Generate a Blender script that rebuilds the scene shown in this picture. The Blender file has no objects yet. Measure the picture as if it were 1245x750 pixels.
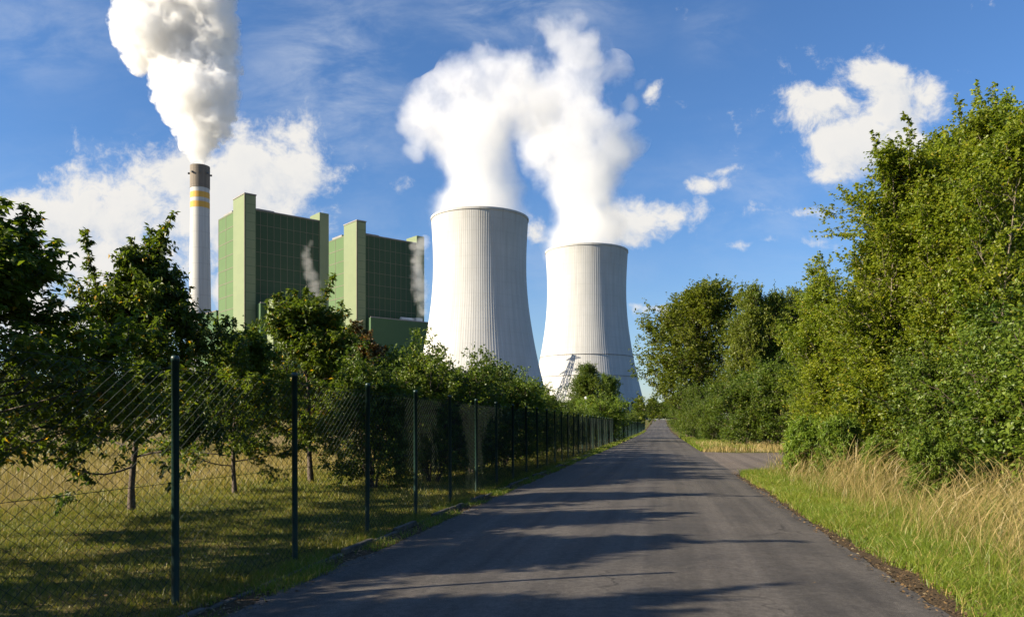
import bpy, bmesh, math, random
import numpy as np
from mathutils import Vector

# ------------------------------------------------------------------ camera, sky, sun, exposure
scene = bpy.context.scene
COL = scene.collection
F = 968.0            # focal length in photo pixels (1245 px wide)
EYE = 1.62
HOR = 517.0          # horizon row
cam_d = bpy.data.cameras.new('camera')
cam_d.sensor_width = 36.0
cam_d.lens = 36.0 * F / 1245.0
cam_d.shift_y = (HOR - 375.0) / 1245.0
cam_d.clip_start = 0.1
cam_d.clip_end = 30000
cam = bpy.data.objects.new('camera', cam_d)
COL.objects.link(cam)
cam.location = (0, 0, EYE)
cam.rotation_euler = (math.radians(90), 0, 0)
scene.camera = cam

SUN_BACK = math.radians(15)     # how far behind the camera plane the sun stands (on the left)
SUN_EL = math.radians(24)
sun_vec = Vector((-math.cos(SUN_BACK) * math.cos(SUN_EL), -math.sin(SUN_BACK) * math.cos(SUN_EL), math.sin(SUN_EL)))
sun_d = bpy.data.lights.new('sun', 'SUN')
sun_d.energy = 5.0
sun_d.angle = math.radians(0.5)
sun_d.color = (1.0, 0.87, 0.66)
sun = bpy.data.objects.new('sun', sun_d)
COL.objects.link(sun)
sun.rotation_euler = sun_vec.to_track_quat('Z', 'Y').to_euler()
sun.location = sun_vec * 50

scene.view_settings.view_transform = 'Standard'
scene.view_settings.look = 'None'
scene.view_settings.gamma = 1
scene.view_settings.use_curve_mapping = False
scene.view_settings.exposure = 1.42

scene.render.engine = 'CYCLES'
cy = scene.cycles
cy.use_denoising = True
try:
    cy.denoiser = 'OPENIMAGEDENOISE'
except Exception:
    pass
cy.use_adaptive_sampling = True
cy.adaptive_threshold = 0.015
cy.max_bounces = 12
cy.diffuse_bounces = 3
cy.glossy_bounces = 2
cy.transmission_bounces = 4
cy.transparent_max_bounces = 8
cy.volume_bounces = 9
cy.volume_step_rate = 1.0
cy.volume_max_steps = 256
cy.caustics_reflective = False
cy.caustics_refractive = False


class NT:
    """small helper to write node trees"""
    def __init__(s, tree):
        s.t = tree; s.n = tree.nodes; s.l = tree.links

    def node(s, typ, **kw):
        nd = s.n.new(typ)
        for k, v in kw.items():
            setattr(nd, k, v)
        return nd

    def put(s, sock, v):
        if v is None:
            return
        if isinstance(v, bpy.types.NodeSocket):
            s.l.new(v, sock)
        else:
            if sock.type == 'RGBA' and isinstance(v, (tuple, list)) and len(v) == 3:
                v = (*v, 1)
            sock.default_value = v

    def math(s, op, a, b=None, c=None, clamp=False):
        nd = s.node('ShaderNodeMath', operation=op, use_clamp=clamp)
        for i, v in enumerate((a, b, c)):
            s.put(nd.inputs[i], v)
        return nd.outputs[0]

    def vmath(s, op, a, b=None):
        nd = s.node('ShaderNodeVectorMath', operation=op)
        s.put(nd.inputs[0], a)
        s.put(nd.inputs[1], b)
        return nd.outputs[0]

    def noise(s, vec, scale, detail=4, rough=0.55, dist=0.0, out=0):
        nd = s.node('ShaderNodeTexNoise')
        s.put(nd.inputs['Vector'], vec)
        nd.inputs['Scale'].default_value = scale
        nd.inputs['Detail'].default_value = detail
        nd.inputs['Roughness'].default_value = rough
        nd.inputs['Distortion'].default_value = dist
        return nd.outputs[out]

    def ramp(s, fac, lo, hi, a=0.0, b=1.0):
        nd = s.node('ShaderNodeMapRange', interpolation_type='SMOOTHSTEP')
        s.put(nd.inputs[0], fac)
        for i, v in enumerate((lo, hi, a, b)):
            s.put(nd.inputs[i + 1], v)
        return nd.outputs[0]

    def mix(s, fac, a, b, blend='MIX'):
        nd = s.node('ShaderNodeMix', data_type='RGBA', blend_type=blend)
        s.put(nd.inputs[0], fac)
        s.put(nd.inputs[6], a)
        s.put(nd.inputs[7], b)
        return nd.outputs[2]

    def mapping(s, vec, scale=(1, 1, 1), rot=(0, 0, 0), loc=(0, 0, 0)):
        nd = s.node('ShaderNodeMapping')
        s.put(nd.inputs[0], vec)
        nd.inputs['Location'].default_value = loc
        nd.inputs['Rotation'].default_value = rot
        nd.inputs['Scale'].default_value = scale
        return nd.outputs[0]

    def comb(s, x, y, z):
        nd = s.node('ShaderNodeCombineXYZ')
        for i, v in enumerate((x, y, z)):
            s.put(nd.inputs[i], v)
        return nd.outputs[0]


# ---- the sky: Nishita plus clouds laid out by direction
world = bpy.data.worlds.new('World')
scene.world = world
world.use_nodes = True
W = NT(world.node_tree)
W.n.clear()
sky = W.node('ShaderNodeTexSky', sky_type='NISHITA')
sky.sun_disc = False
sky.sun_elevation = SUN_EL
sky.sun_rotation = math.atan2(sun_vec.x, sun_vec.y)
sky.altitude = 100
sky.air_density = 1.0
sky.dust_density = 0.6
sky.ozone_density = 4.0
SKY_STRENGTH = 0.057
geo = W.node('ShaderNodeTexCoord')
sep = W.node('ShaderNodeSeparateXYZ')
W.put(sep.inputs[0], geo.outputs['Generated'])
dy = W.math('MAXIMUM', sep.outputs[1], 0.05)
U = W.math('DIVIDE', sep.outputs[0], dy)
V = W.math('DIVIDE', sep.outputs[2], dy)


def uv(x, y):
    return (x - 622.5) / F, (HOR - y) / F


# each cloud: ellipses (x, y, rx, ry, weight) given in photo pixels, turned into directions
CLOUDS = [
    (40, 262, 150, 42, 1.0), (140, 255, 120, 55, 1.0), (215, 215, 75, 45, .9), (330, 205, 85, 60, 1.0), (355, 168, 60, 35, .8),
    (270, 250, 120, 60, 1.0), (120, 320, 190, 60, .85), (380, 225, 40, 45, .5), (310, 150, 20, 14, .4), (50, 380, 200, 70, .7), (290, 330, 120, 60, .5),
    (1000, 135, 55, 32, 1.0), (975, 120, 36, 24, .8), (1040, 175, 62, 45, 1.0), (1085, 130, 45, 40, .95), (1070, 92, 40, 20, .8),
    (1120, 120, 35, 35, .8), (1025, 205, 45, 26, .8), (1100, 180, 50, 45, .8),
    (800, 258, 60, 28, .95), (770, 270, 50, 30, .8), (850, 225, 45, 16, .75), (870, 212, 25, 10, .5), (650, 275, 30, 26, .45),
    (800, 375, 90, 8, .4), (930, 298, 70, 9, .45), (985, 262, 60, 12, .45), (795, 112, 16, 18, .5),
]


def cloud_field(W, du, dv):
    u = W.math('ADD', U, du)
    v = W.math('ADD', V, dv)
    vec = W.comb(u, v, 0.0)
    # distort the lookup so the ellipses lose their outline
    nz = W.noise(vec, 9.0, 3, .6, out=1)
    off = W.vmath('SUBTRACT', nz, (0.5, 0.5, 0.5))
    off = W.vmath('MULTIPLY', off, (0.05, 0.05, 0))
    vec2 = W.vmath('ADD', vec, off)
    s2 = W.node('ShaderNodeSeparateXYZ')
    W.put(s2.inputs[0], vec2)
    total = None
    for (x, y, rx, ry, w) in CLOUDS:
        cu, cv = uv(x, y)
        a = W.math('MULTIPLY_ADD', s2.outputs[0], F / rx, -cu * F / rx)
        b = W.math('MULTIPLY_ADD', s2.outputs[1], F / ry, -cv * F / ry)
        r2 = W.math('MULTIPLY_ADD', a, a, W.math('MULTIPLY', b, b))
        g = W.math('MULTIPLY', W.math('POWER', 2.718, W.math('MULTIPLY', r2, -1.0)), w)
        total = g if total is None else W.math('MAXIMUM', total, g)
    big = W.noise(vec2, 12.0, 11, .66)
    f = W.math('ADD', total, W.math('MULTIPLY', W.math('SUBTRACT', big, 0.5), 2.3))
    return f, vec


f0, cvec = cloud_field(W, 0.0, 0.0)
f1, _ = cloud_field(W, -0.018, 0.016)
cover = W.ramp(f0, 0.26, 0.74)
shade = W.ramp(W.math('SUBTRACT', f1, f0), -0.20, 0.45)
deep = W.ramp(f0, 0.55, 1.3)
shade = W.math('MULTIPLY', shade, 0.6)
shade = W.math('ADD', shade, W.math('MULTIPLY', deep, 0.18), clamp=True)
ccol = W.mix(shade, (5.9, 5.75, 5.5), (3.7, 4.1, 4.8))
# cirrus: stretched noise in a few patches
CIRRUS = [(410, 95, 110, 110, .9), (640, 10, 110, 50, .9), (60, 40, 120, 60, .55), (470, 60, 60, 50, .6), (150, 165, 60, 30, .45),
          (930, 250, 160, 80, .35), (470, 300, 120, 90, .35), (640, 330, 160, 60, .3), (870, 40, 40, 40, .35), (120, 330, 260, 120, .5)]
ct = None
for (x, y, rx, ry, w) in CIRRUS:
    cu, cv = uv(x, y)
    a = W.math('MULTIPLY_ADD', U, F / rx, -cu * F / rx)
    b = W.math('MULTIPLY_ADD', V, F / ry, -cv * F / ry)
    g = W.math('MULTIPLY', W.math('POWER', 2.718, W.math('MULTIPLY', W.math('MULTIPLY_ADD', a, a, W.math('MULTIPLY', b, b)), -1.0)), w)
    ct = g if ct is None else W.math('MAXIMUM', ct, g)
cm = W.mapping(cvec, (1.0, 2.4, 1), (0, 0, math.radians(-18)))
cn = W.noise(cm, 7.0, 8, .62, .35)
cir = W.math('MULTIPLY', W.ramp(cn, 0.35, 0.8), ct)
cir = W.math('MULTIPLY', cir, 0.75, clamp=True)
front = W.math('GREATER_THAN', sep.outputs[1], 0.06)
skycol = W.vmath('MULTIPLY', sky.outputs[0], W.mix(W.ramp(V, -.02, .34), (1.0, .97, 1.0), (.70, .91, 1.12)))
skycol = W.mix(W.math('MULTIPLY', cir, front), skycol, (4.6, 5.0, 5.6))
skycol = W.mix(W.math('MULTIPLY', cover, front), skycol, ccol)
bg = W.node('ShaderNodeBackground')
W.put(bg.inputs[0], skycol)
bg.inputs[1].default_value = SKY_STRENGTH
wo = W.node('ShaderNodeOutputWorld')
W.l.new(bg.outputs[0], wo.inputs[0])

# ------------------------------------------------------------------ helpers
ROAD = 0.1865        # the road and the fence run along (ROAD, 1)
ROAD_A = math.atan(ROAD)


def zg(y):
    t = np.clip((np.asarray(y, float) - 150) / 350, 0, 1)
    return 5.0 * t * t * (3 - 2 * t)


def along(off, y):
    """ground point at sideways offset off from the road's axis line, at depth y"""
    return off + ROAD * y


def px(x, y, Y):
    return Vector(((x - 622.5) / F * Y, Y, EYE + (HOR - y) / F * Y))


def tag(o, label=None, cat=None, group=None, kind=None):
    if label: o['label'] = label
    if cat: o['category'] = cat
    if group: o['group'] = group
    if kind: o['kind'] = kind
    return o


def empty(name, loc, rz=0.0):
    o = bpy.data.objects.new(name, None)
    o.empty_display_size = 0.3
    o.location = loc
    o.rotation_euler = (0, 0, rz)
    COL.objects.link(o)
    return o


def link(name, me, mat=None, parent=None):
    o = bpy.data.objects.new(name, me)
    COL.objects.link(o)
    if mat is not None:
        me.materials.append(mat)
    if parent is not None:
        o.parent = parent
    return o


def mesh_np(name, verts, faces, var=None, smooth=False):
    """verts (N,3); faces (M,k) int array; var: one float per face"""
    me = bpy.data.meshes.new(name)
    verts = np.asarray(verts, np.float32)
    faces = np.asarray(faces, np.int32)
    m, k = faces.shape
    me.vertices.add(len(verts))
    me.vertices.foreach_set('co', verts.ravel())
    me.loops.add(m * k)
    me.loops.foreach_set('vertex_index', faces.ravel())
    me.polygons.add(m)
    me.polygons.foreach_set('loop_start', np.arange(0, m * k, k, dtype=np.int32))
    me.polygons.foreach_set('loop_total', np.full(m, k, np.int32))
    me.polygons.foreach_set('use_smooth', np.full(m, bool(smooth)))
    if var is not None:
        at = me.attributes.new('var', 'FLOAT', 'FACE')
        at.data.foreach_set('value', np.asarray(var, np.float32))
    me.update(calc_edges=True)
    me.validate()
    return me


def tubes(polys, sides=6):
    """polys: list of (pts (K,3), radii (K,)) -> verts, faces (quads)"""
    V_, F_ = [], []
    base = 0
    ang = np.arange(sides) / sides * 2 * np.pi
    ca, sa = np.cos(ang), np.sin(ang)
    for pts, rad in polys:
        pts = np.asarray(pts, float)
        k = len(pts)
        tan = np.gradient(pts, axis=0)
        tan /= np.linalg.norm(tan, axis=1, keepdims=True) + 1e-9
        ref = np.array([0.0, 0, 1]) if np.abs(tan[:, 2]).max() < .8 else np.array([1.0, 0, 0])
        n = np.cross(tan, ref)
        n /= np.linalg.norm(n, axis=1, keepdims=True) + 1e-9
        b = np.cross(tan, n)
        ring = pts[:, None, :] + np.asarray(rad)[:, None, None] * (n[:, None, :] * ca[None, :, None] + b[:, None, :] * sa[None, :, None])
        V_.append(ring.reshape(-1, 3))
        i = np.arange(k - 1)[:, None] * sides
        j = np.arange(sides)[None, :]
        j2 = (j + 1) % sides
        F_.append((np.stack([i + j, i + j2, i + sides + j2, i + sides + j], -1) + base).reshape(-1, 4))
        base += k * sides
    return np.concatenate(V_), np.concatenate(F_)


def new_mat(name):
    m = bpy.data.materials.new(name)
    m.use_nodes = True
    t = NT(m.node_tree)
    bsdf = t.n['Principled BSDF']
    return m, t, bsdf


def plain(name, col, rough=0.6, metal=0.0, var=0.12, scale=3.0, bump=0.0):
    m, t, b = new_mat(name)
    tc = t.node('ShaderNodeTexCoord').outputs['Object']
    n = t.noise(tc, scale, 5, .6)
    k = t.ramp(n, .25, .75, 1 - var, 1 + var)
    c = t.vmath('MULTIPLY', (*col,), k)
    t.put(b.inputs['Base Color'], c)
    b.inputs['Roughness'].default_value = rough
    b.inputs['Metallic'].default_value = metal
    if bump:
        bp = t.node('ShaderNodeBump')
        bp.inputs['Strength'].default_value = bump
        t.put(bp.inputs['Height'], n)
        t.l.new(bp.outputs[0], b.inputs['Normal'])
    return m


def leaf_mat(name, dark, light, odd=None, odd_at=.97, trans=.4, rough=.45):
    """leaves: each leaf has its own tint between dark and light; a few carry the odd colour"""
    m, t, b = new_mat(name)
    at = t.node('ShaderNodeAttribute', attribute_name='var').outputs['Fac']
    oi = t.node('ShaderNodeObjectInfo').outputs['Random']
    c = t.mix(at, dark, light)
    if odd:
        c = t.mix(t.math('GREATER_THAN', at, odd_at), c, odd)
    k = t.math('MULTIPLY_ADD', oi, .35, .82)
    c = t.vmath('MULTIPLY', c, k)
    t.put(b.inputs['Base Color'], c)
    b.inputs['Roughness'].default_value = rough
    b.inputs['Specular IOR Level'].default_value = .35
    tr = t.node('ShaderNodeBsdfTranslucent')
    t.put(tr.inputs[0], t.vmath('MULTIPLY', c, (1.15, 1.2, .6)))
    mx = t.node('ShaderNodeMixShader')
    mx.inputs[0].default_value = trans
    t.l.new(b.outputs[0], mx.inputs[1])
    t.l.new(tr.outputs[0], mx.inputs[2])
    t.l.new(mx.outputs[0], t.n['Material Output'].inputs[0])
    return m


# ------------------------------------------------------------------ materials
M = {}
M['bark'] = plain('bark', (.075, .055, .04), .9, 0, .4, 14, .5)
M['pale_bark'] = plain('pale_bark', (.14, .115, .08), .85, 0, .35, 9, .4)
M['leaf_fruit'] = leaf_mat('leaf_fruit', (.044, .078, .010), (.135, .172, .016), (.42, .25, .02), .975, .5)
M['leaf_rust'] = leaf_mat('leaf_rust', (.040, .050, .012), (.14, .075, .018), (.26, .10, .02), .8, .35)
M['leaf_bush'] = leaf_mat('leaf_bush', (.048, .090, .012), (.145, .190, .018), (.18, .17, .02), .97, .42)
M['leaf_poplar'] = leaf_mat('leaf_poplar', (.110, .165, .012), (.250, .275, .020), (.38, .32, .03), .96, .5)
M['leaf_mid'] = leaf_mat('leaf_mid', (.060, .105, .014), (.140, .185, .020), (.22, .20, .03), .97, .5)
M['leaf_far'] = leaf_mat('leaf_far', (.085, .125, .014), (.190, .205, .022), None, 1, .52)
M['leaf_fern'] = leaf_mat('leaf_fern', (.110, .180, .020), (.200, .270, .030), (.28, .25, .03), .97, .45)
M['grass_lawn'] = leaf_mat('grass_lawn', (.080, .110, .014), (.195, .180, .028), (.34, .25, .07), .9, .4)
M['grass_verge'] = leaf_mat('grass_verge', (.105, .170, .016), (.215, .250, .030), (.42, .32, .12), .92, .45)
M['grass_dry'] = leaf_mat('grass_dry', (.20, .16, .05), (.46, .34, .15), (.12, .14, .03), .90, .3)
M['meadow'] = leaf_mat('meadow', (.20, .165, .045), (.42, .31, .10), (.12, .13, .03), .86, .3)
M['litter'] = leaf_mat('litter', (.07, .042, .02), (.24, .15, .06), (.38, .30, .16), .95, .1)
M['post'] = plain('post', (.010, .032, .026), .45, 0, .25, 6)
M['wire'] = plain('wire', (.005, .013, .010), .9, 0, .1, 2)
M['kerb'] = plain('kerb', (.075, .066, .052), .95, 0, .6, 5, .6)
M['red'] = plain('red', (.30, .06, .05), .6)
M['grey_metal'] = plain('grey_metal', (.30, .31, .32), .5, .2)


def make_ground_mat():
    m, t, b = new_mat('ground')
    pos = t.node('ShaderNodeNewGeometry').outputs['Position']
    s = t.node('ShaderNodeSeparateXYZ')
    t.put(s.inputs[0], pos)
    off = t.math('SUBTRACT', s.outputs[0], t.math('MULTIPLY', s.outputs[1], ROAD))
    n1 = t.noise(pos, .35, 5, .6)
    n2 = t.noise(pos, 4.0, 6, .65)
    n3 = t.noise(pos, 40.0, 3, .6)
    green = t.mix(n3, (.035, .055, .012), (.085, .100, .022))
    straw = t.mix(n3, (.13, .10, .035), (.26, .19, .075))
    dirt = t.mix(n3, (.045, .032, .020), (.11, .078, .045))
    c = t.mix(t.ramp(t.math('ADD', n1, t.math('MULTIPLY', n2, .4)), .62, .85), green, straw)
    # dry meadow beyond the tree row on the left
    mead = t.ramp(t.math('ADD', off, t.math('MULTIPLY', n1, 3.0)), -10.2, -12.6)
    c = t.mix(t.math('MULTIPLY', mead, .85), c, straw)
    # bare, trodden strip between the kerb stones and the asphalt, and along the right edge
    offn = t.math('ADD', off, t.math('MULTIPLY', t.math('SUBTRACT', n2, .5), .5))
    a = t.math('MULTIPLY', t.ramp(offn, -4.35, -4.1), t.ramp(offn, -3.4, -3.5))
    a2 = t.math('MULTIPLY', t.ramp(offn, 2.3, 2.4), t.ramp(offn, 2.95, 2.75))
    c = t.mix(t.math('MAXIMUM', a, a2), c, dirt)
    t.put(b.inputs['Base Color'], c)
    b.inputs['Roughness'].default_value = .95
    b.inputs['Specular IOR Level'].default_value = .1
    bp = t.node('ShaderNodeBump')
    bp.inputs['Strength'].default_value = .7
    bp.inputs['Distance'].default_value = .05
    t.put(bp.inputs['Height'], t.math('ADD', n2, n3))
    t.l.new(bp.outputs[0], b.inputs['Normal'])
    return m


def make_asphalt(name, c0, c1, crack=True):
    m, t, b = new_mat(name)
    pos = t.node('ShaderNodeNewGeometry').outputs['Position']
    rot = t.mapping(pos, (1, 1, 1), (0, 0, ROAD_A))
    streak = t.noise(t.mapping(rot, (1.7, .02, 1)), 1.0, 6, .6)
    patch = t.noise(rot, .45, 6, .65)
    fine = t.noise(pos, 55, 3, .7)
    spk = t.noise(pos, 160, 2, .6)
    k = t.math('ADD', t.math('MULTIPLY', streak, .62), t.math('MULTIPLY', patch, .38))
    c = t.mix(t.ramp(k, .38, .62), c0, c1)
    mott = t.noise(pos, 13, 5, .75)
    c = t.vmath('MULTIPLY', c, t.ramp(mott, .3, .7, .74, 1.26))
    c = t.vmath('MULTIPLY', c, t.math('MULTIPLY_ADD', fine, 1.0, .5))
    c = t.vmath('MULTIPLY', c, t.ramp(spk, .35, .72, .6, 1.8))
    if crack:
        warp = t.vmath('ADD', rot, t.vmath('MULTIPLY', t.noise(rot, 1.6, 4, .6, out=1), (.9, .9, 0)))
        vo = t.node('ShaderNodeTexVoronoi', feature='DISTANCE_TO_EDGE')
        t.put(vo.inputs['Vector'], t.mapping(warp, (.55, .22, 1)))
        vo.inputs['Scale'].default_value = 1.0
        line = t.ramp(vo.outputs['Distance'], .003, .013, 1, 0)
        where = t.ramp(t.noise(rot, .22, 2, .5, ), .52, .60)
        c = t.mix(t.math('MULTIPLY', t.math('MULTIPLY', line, where), .75), c, (.012, .011, .010))
    t.put(b.inputs['Base Color'], c)
    t.put(b.inputs['Roughness'], t.ramp(patch, .3, .7, .72, .9))
    b.inputs['Specular IOR Level'].default_value = .3
    bp = t.node('ShaderNodeBump')
    bp.inputs['Strength'].default_value = .5
    bp.inputs['Distance'].default_value = .008
    t.put(bp.inputs['Height'], t.math('ADD', spk, fine))
    t.l.new(bp.outputs[0], b.inputs['Normal'])
    return m


M['ground'] = make_ground_mat()
M['road'] = make_asphalt('asphalt', (.047, .042, .037), (.095, .084, .073))
M['side_road'] = make_asphalt('side_asphalt', (.085, .068, .054), (.145, .118, .094), False)

# ------------------------------------------------------------------ ground and roads
rng = np.random.default_rng(7)


def strip(name, offs0, offs1, ys, dz, mat, nx=6, crown=0.0):
    """sheet between two side offsets (arrays) along depth ys"""
    ys = np.asarray(ys)
    tt = np.linspace(0, 1, nx)
    off = offs0[:, None] * (1 - tt) + offs1[:, None] * tt
    X = off + ROAD * ys[:, None]
    Y = np.repeat(ys[:, None], nx, 1)
    Z = zg(Y) + dz + crown * (1 - (2 * tt[None, :] - 1) ** 2)
    v = np.stack([X, Y, Z], -1).reshape(-1, 3)
    i = np.arange(len(ys) - 1)[:, None] * nx
    j = np.arange(nx - 1)[None, :]
    f = np.stack([i + j, i + j + 1, i + nx + j + 1, i + nx + j], -1).reshape(-1, 4)
    o = link(name, mesh_np(name, v, f, smooth=True), mat)
    o['kind'] = 'structure'
    return o


def wob(ys, seed, amp):
    r = np.random.default_rng(seed)
    out = np.zeros_like(ys)
    for k in range(9):
        fr = .12 * 1.75 ** k
        out += amp / (1 + k * .45) * np.sin(ys * fr * 2 * np.pi / 2 + r.uniform(0, 6.28))
    return out * .5


gy = np.concatenate([np.linspace(-60, 150, 106), np.linspace(155, 505, 71), np.array([700, 1200, 2500, 6000, 14000])])
gx = np.array([-9000, -3000, -1000, -400, -150, -60, -30, -15, -8, 0, 8, 15, 30, 60, 150, 400, 1000, 3000, 9000], float)
GX, GY = np.meshgrid(gx, gy)
v = np.stack([GX, GY, zg(GY)], -1).reshape(-1, 3)
n_ = len(gx)
i = np.arange(len(gy) - 1)[:, None] * n_
j = np.arange(n_ - 1)[None, :]
f = np.stack([i + j, i + j + 1, i + n_ + j + 1, i + n_ + j], -1).reshape(-1, 4)
g = link('ground', mesh_np('ground', v, f, smooth=True), M['ground'])
g['kind'] = 'structure'

ry = np.concatenate([np.arange(-12, 40, .12), np.arange(40, 150, .6), np.arange(150, 520, 5)])
strip('road', -3.68 + wob(ry, 1, .075), 2.46 + wob(ry, 2, .07), ry, .012, M['road'], 9, .05)

# side road joining from the right
sv, sf = [], []
sx = np.linspace(0, 1, 12)
syy = np.linspace(0, 1, 10)
for a in syy:
    for s in sx:
        off = 2.2 + s * 26
        y0 = 27.5 + 1.2 * s + (1 - min(1, s * 9)) ** 2 * -1.6
        y1 = 46.0 + 6 * s + (1 - min(1, s * 9)) ** 2 * 3
        Yv = y0 + (y1 - y0) * a
        sv.append((along(off, Yv), Yv, .008))
i = np.arange(len(syy) - 1)[:, None] * len(sx)
j = np.arange(len(sx) - 1)[None, :]
f = np.stack([i + j, i + j + 1, i + len(sx) + j + 1, i + len(sx) + j], -1).reshape(-1, 4)
o = link('side_road', mesh_np('side_road', np.array(sv), f), M['side_road'])
o['kind'] = 'structure'

# kerb: a line of low concrete edging stones along the fence foot, some sunk or tilted
bm = bmesh.new()
rk = random.Random(4)
y = -4.0
while y < 60:
    L = .98
    yc = y + L / 2
    dz = rk.uniform(-.07, -.005)
    dx = rk.uniform(-.018, .018)
    c = Vector((along(-3.99 + dx, yc), yc, .02 + dz))
    mres = bmesh.ops.create_cube(bm, size=1.0)
    for vv in mres['verts']:
        p = Vector((vv.co.x * .07, vv.co.y * L, vv.co.z * .12))
        p.rotate(Vector((0, 1, 0)).rotation_difference(Vector((ROAD + rk.uniform(-.004, .004), 1, 0)).normalized()))
        vv.co = c + p
    y += 1.0
bmesh.ops.bevel(bm, geom=[e for e in bm.edges], offset=.008, segments=1, affect='EDGES')
me = bpy.data.meshes.new('kerb')
bm.to_mesh(me); bm.free()
o = link('kerb', me, M['kerb'])
o['kind'] = 'structure'

# ------------------------------------------------------------------ the power plant
def tower_mat():
    m, t, b = new_mat('tower_concrete')
    obj = t.node('ShaderNodeTexCoord').outputs['Object']
    s = t.node('ShaderNodeSeparateXYZ')
    t.put(s.inputs[0], obj)
    ang = t.math('ARCTAN2', s.outputs[1], s.outputs[0])
    st = t.noise(t.comb(t.math('MULTIPLY', ang, 14), t.math('MULTIPLY', s.outputs[2], .012), 0.0), 1.0, 6, .65)
    st2 = t.noise(t.comb(t.math('MULTIPLY', ang, 60), t.math('MULTIPLY', s.outputs[2], .03), 0.0), 1.0, 3, .6)
    pat = t.noise(obj, .05, 5, .6)
    k = t.math('ADD', t.math('MULTIPLY', st, .5), t.math('ADD', t.math('MULTIPLY', pat, .3), t.math('MULTIPLY', st2, .25)))
    c = t.mix(t.ramp(k, .38, .66), (.355, .355, .35), (.455, .455, .45))
    # pour joints every few metres, grime under the rim
    joint = t.math('PINGPONG', s.outputs[2], 4.0)
    c = t.mix(t.math('MULTIPLY', t.math('LESS_THAN', joint, .22), .22), c, (.30, .30, .29))
    rim = t.math('MULTIPLY', t.ramp(s.outputs[2], 105, 135), t.ramp(st, .42, .7))
    c = t.mix(t.math('MULTIPLY', rim, .5), c, (.22, .20, .16))
    t.put(b.inputs['Base Color'], c)
    b.inputs['Roughness'].default_value = .85
    return m


M['tower'] = tower_mat()
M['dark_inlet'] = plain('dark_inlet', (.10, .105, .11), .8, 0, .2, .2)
M['roof'] = plain('roof_grey', (.20, .19, .19), .8, 0, .2, .2)
M['column'] = plain('column', (.42, .41, .39), .8, 0, .15, .3)
PROFILE = [(19.5, 45.3), (27, 43.2), (36.4, 41.1), (45, 39.2), (53, 37.6), (64, 35.6), (75, 33.9), (85, 32.6), (94, 31.8),
           (104, 31.2), (113, 31.05), (122, 31.15), (131, 31.5), (140, 32.0), (145.6, 32.35)]


def cooling_tower(cx, cy_, zbase, size, label, ring):
    root = empty('cooling_tower', (cx, cy_, zbase))
    root.scale = (size, size, size)
    tag(root, label, 'cooling tower', 'cooling towers of the power plant')
    zs = 14.5 + (np.array([p[0] for p in PROFILE]) - 19.5) * .945
    rs = np.array([p[1] for p in PROFILE])
    zz = np.linspace(zs[0], zs[-1], 60)
    rr = np.interp(zz, zs, rs)
    # smooth the polyline
    for _ in range(6):
        rr[1:-1] = (rr[:-2] + 2 * rr[1:-1] + rr[2:]) / 4
    n = 144 * 4
    ang = np.arange(n) / n * 2 * np.pi
    rib = np.where(np.arange(n) % 4 < 1, .07, 0.0)
    out = rr[:, None] + rib[None, :]
    X = out * np.cos(ang); Y = out * np.sin(ang); Z = np.repeat(zz[:, None], n, 1)
    ov = np.stack([X, Y, Z], -1).reshape(-1, 3)
    inn = rr - .7
    iv = np.stack([inn[:, None] * np.cos(ang), inn[:, None] * np.sin(ang), Z], -1).reshape(-1, 3)
    k = len(zz)
    i = np.arange(k - 1)[:, None] * n
    j = np.arange(n)[None, :]; j2 = (j + 1) % n
    fo = np.stack([i + j, i + j2, i + n + j2, i + n + j], -1).reshape(-1, 4)
    fi = np.stack([i + j, i + n + j, i + n + j2, i + j2], -1).reshape(-1, 4) + k * n
    jj = np.arange(n); jj2 = (jj + 1) % n
    top = np.stack([(k - 1) * n + jj, (k - 1) * n + jj2, (k - 1) * n + jj2 + k * n, (k - 1) * n + jj + k * n], -1)
    bot = np.stack([jj, jj + k * n, jj2 + k * n, jj2], -1)
    link('shell', mesh_np('shell', np.concatenate([ov, iv]), np.concatenate([fo, fi, top, bot])), M['tower'], root)
    # rim ring, standing slightly proud
    def ring_mesh(z0, z1, r0, r1):
        m_ = 192
        a = np.arange(m_) / m_ * 2 * np.pi
        prof = [(r0, z0), (r1, z0), (r1, z1), (r0, z1)]
        vv = np.concatenate([np.stack([r * np.cos(a), r * np.sin(a), np.full(m_, z)], -1) for r, z in prof])
        ff = []
        q = np.arange(m_); q2 = (q + 1) % m_
        for s in range(4):
            s2 = (s + 1) % 4
            ff.append(np.stack([s * m_ + q, s * m_ + q2, s2 * m_ + q2, s2 * m_ + q], -1))
        return mesh_np('ring', vv, np.concatenate(ff))
    link('rim', ring_mesh(zz[-1] - .5, zz[-1] + .9, rr[-1] - .9, rr[-1] + .45), M['tower'], root)
    if ring:
        for zr in ring:
            r = np.interp(zr, zz, rr)
            link('gallery_ring', ring_mesh(zr, zr + .3, r + .1, r + .5), M['roof'], root)
    # slanted legs round the air inlet, and the dark fill behind them
    legs = []
    for q in range(40):
        a0 = q / 40 * 2 * np.pi
        for da in (-1, 1):
            a1 = a0 + da * np.pi / 40
            legs.append((np.array([[48.5 * math.cos(a0), 48.5 * math.sin(a0), -1], [45.0 * math.cos(a1), 45.0 * math.sin(a1), zz[0] + .3]]), np.array([.55, .55])))
    lv, lf = tubes(legs, 6)
    link('support_legs', mesh_np('support_legs', lv, lf), M['column'], root)
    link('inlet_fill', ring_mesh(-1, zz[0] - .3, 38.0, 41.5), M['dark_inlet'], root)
    return root


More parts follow.
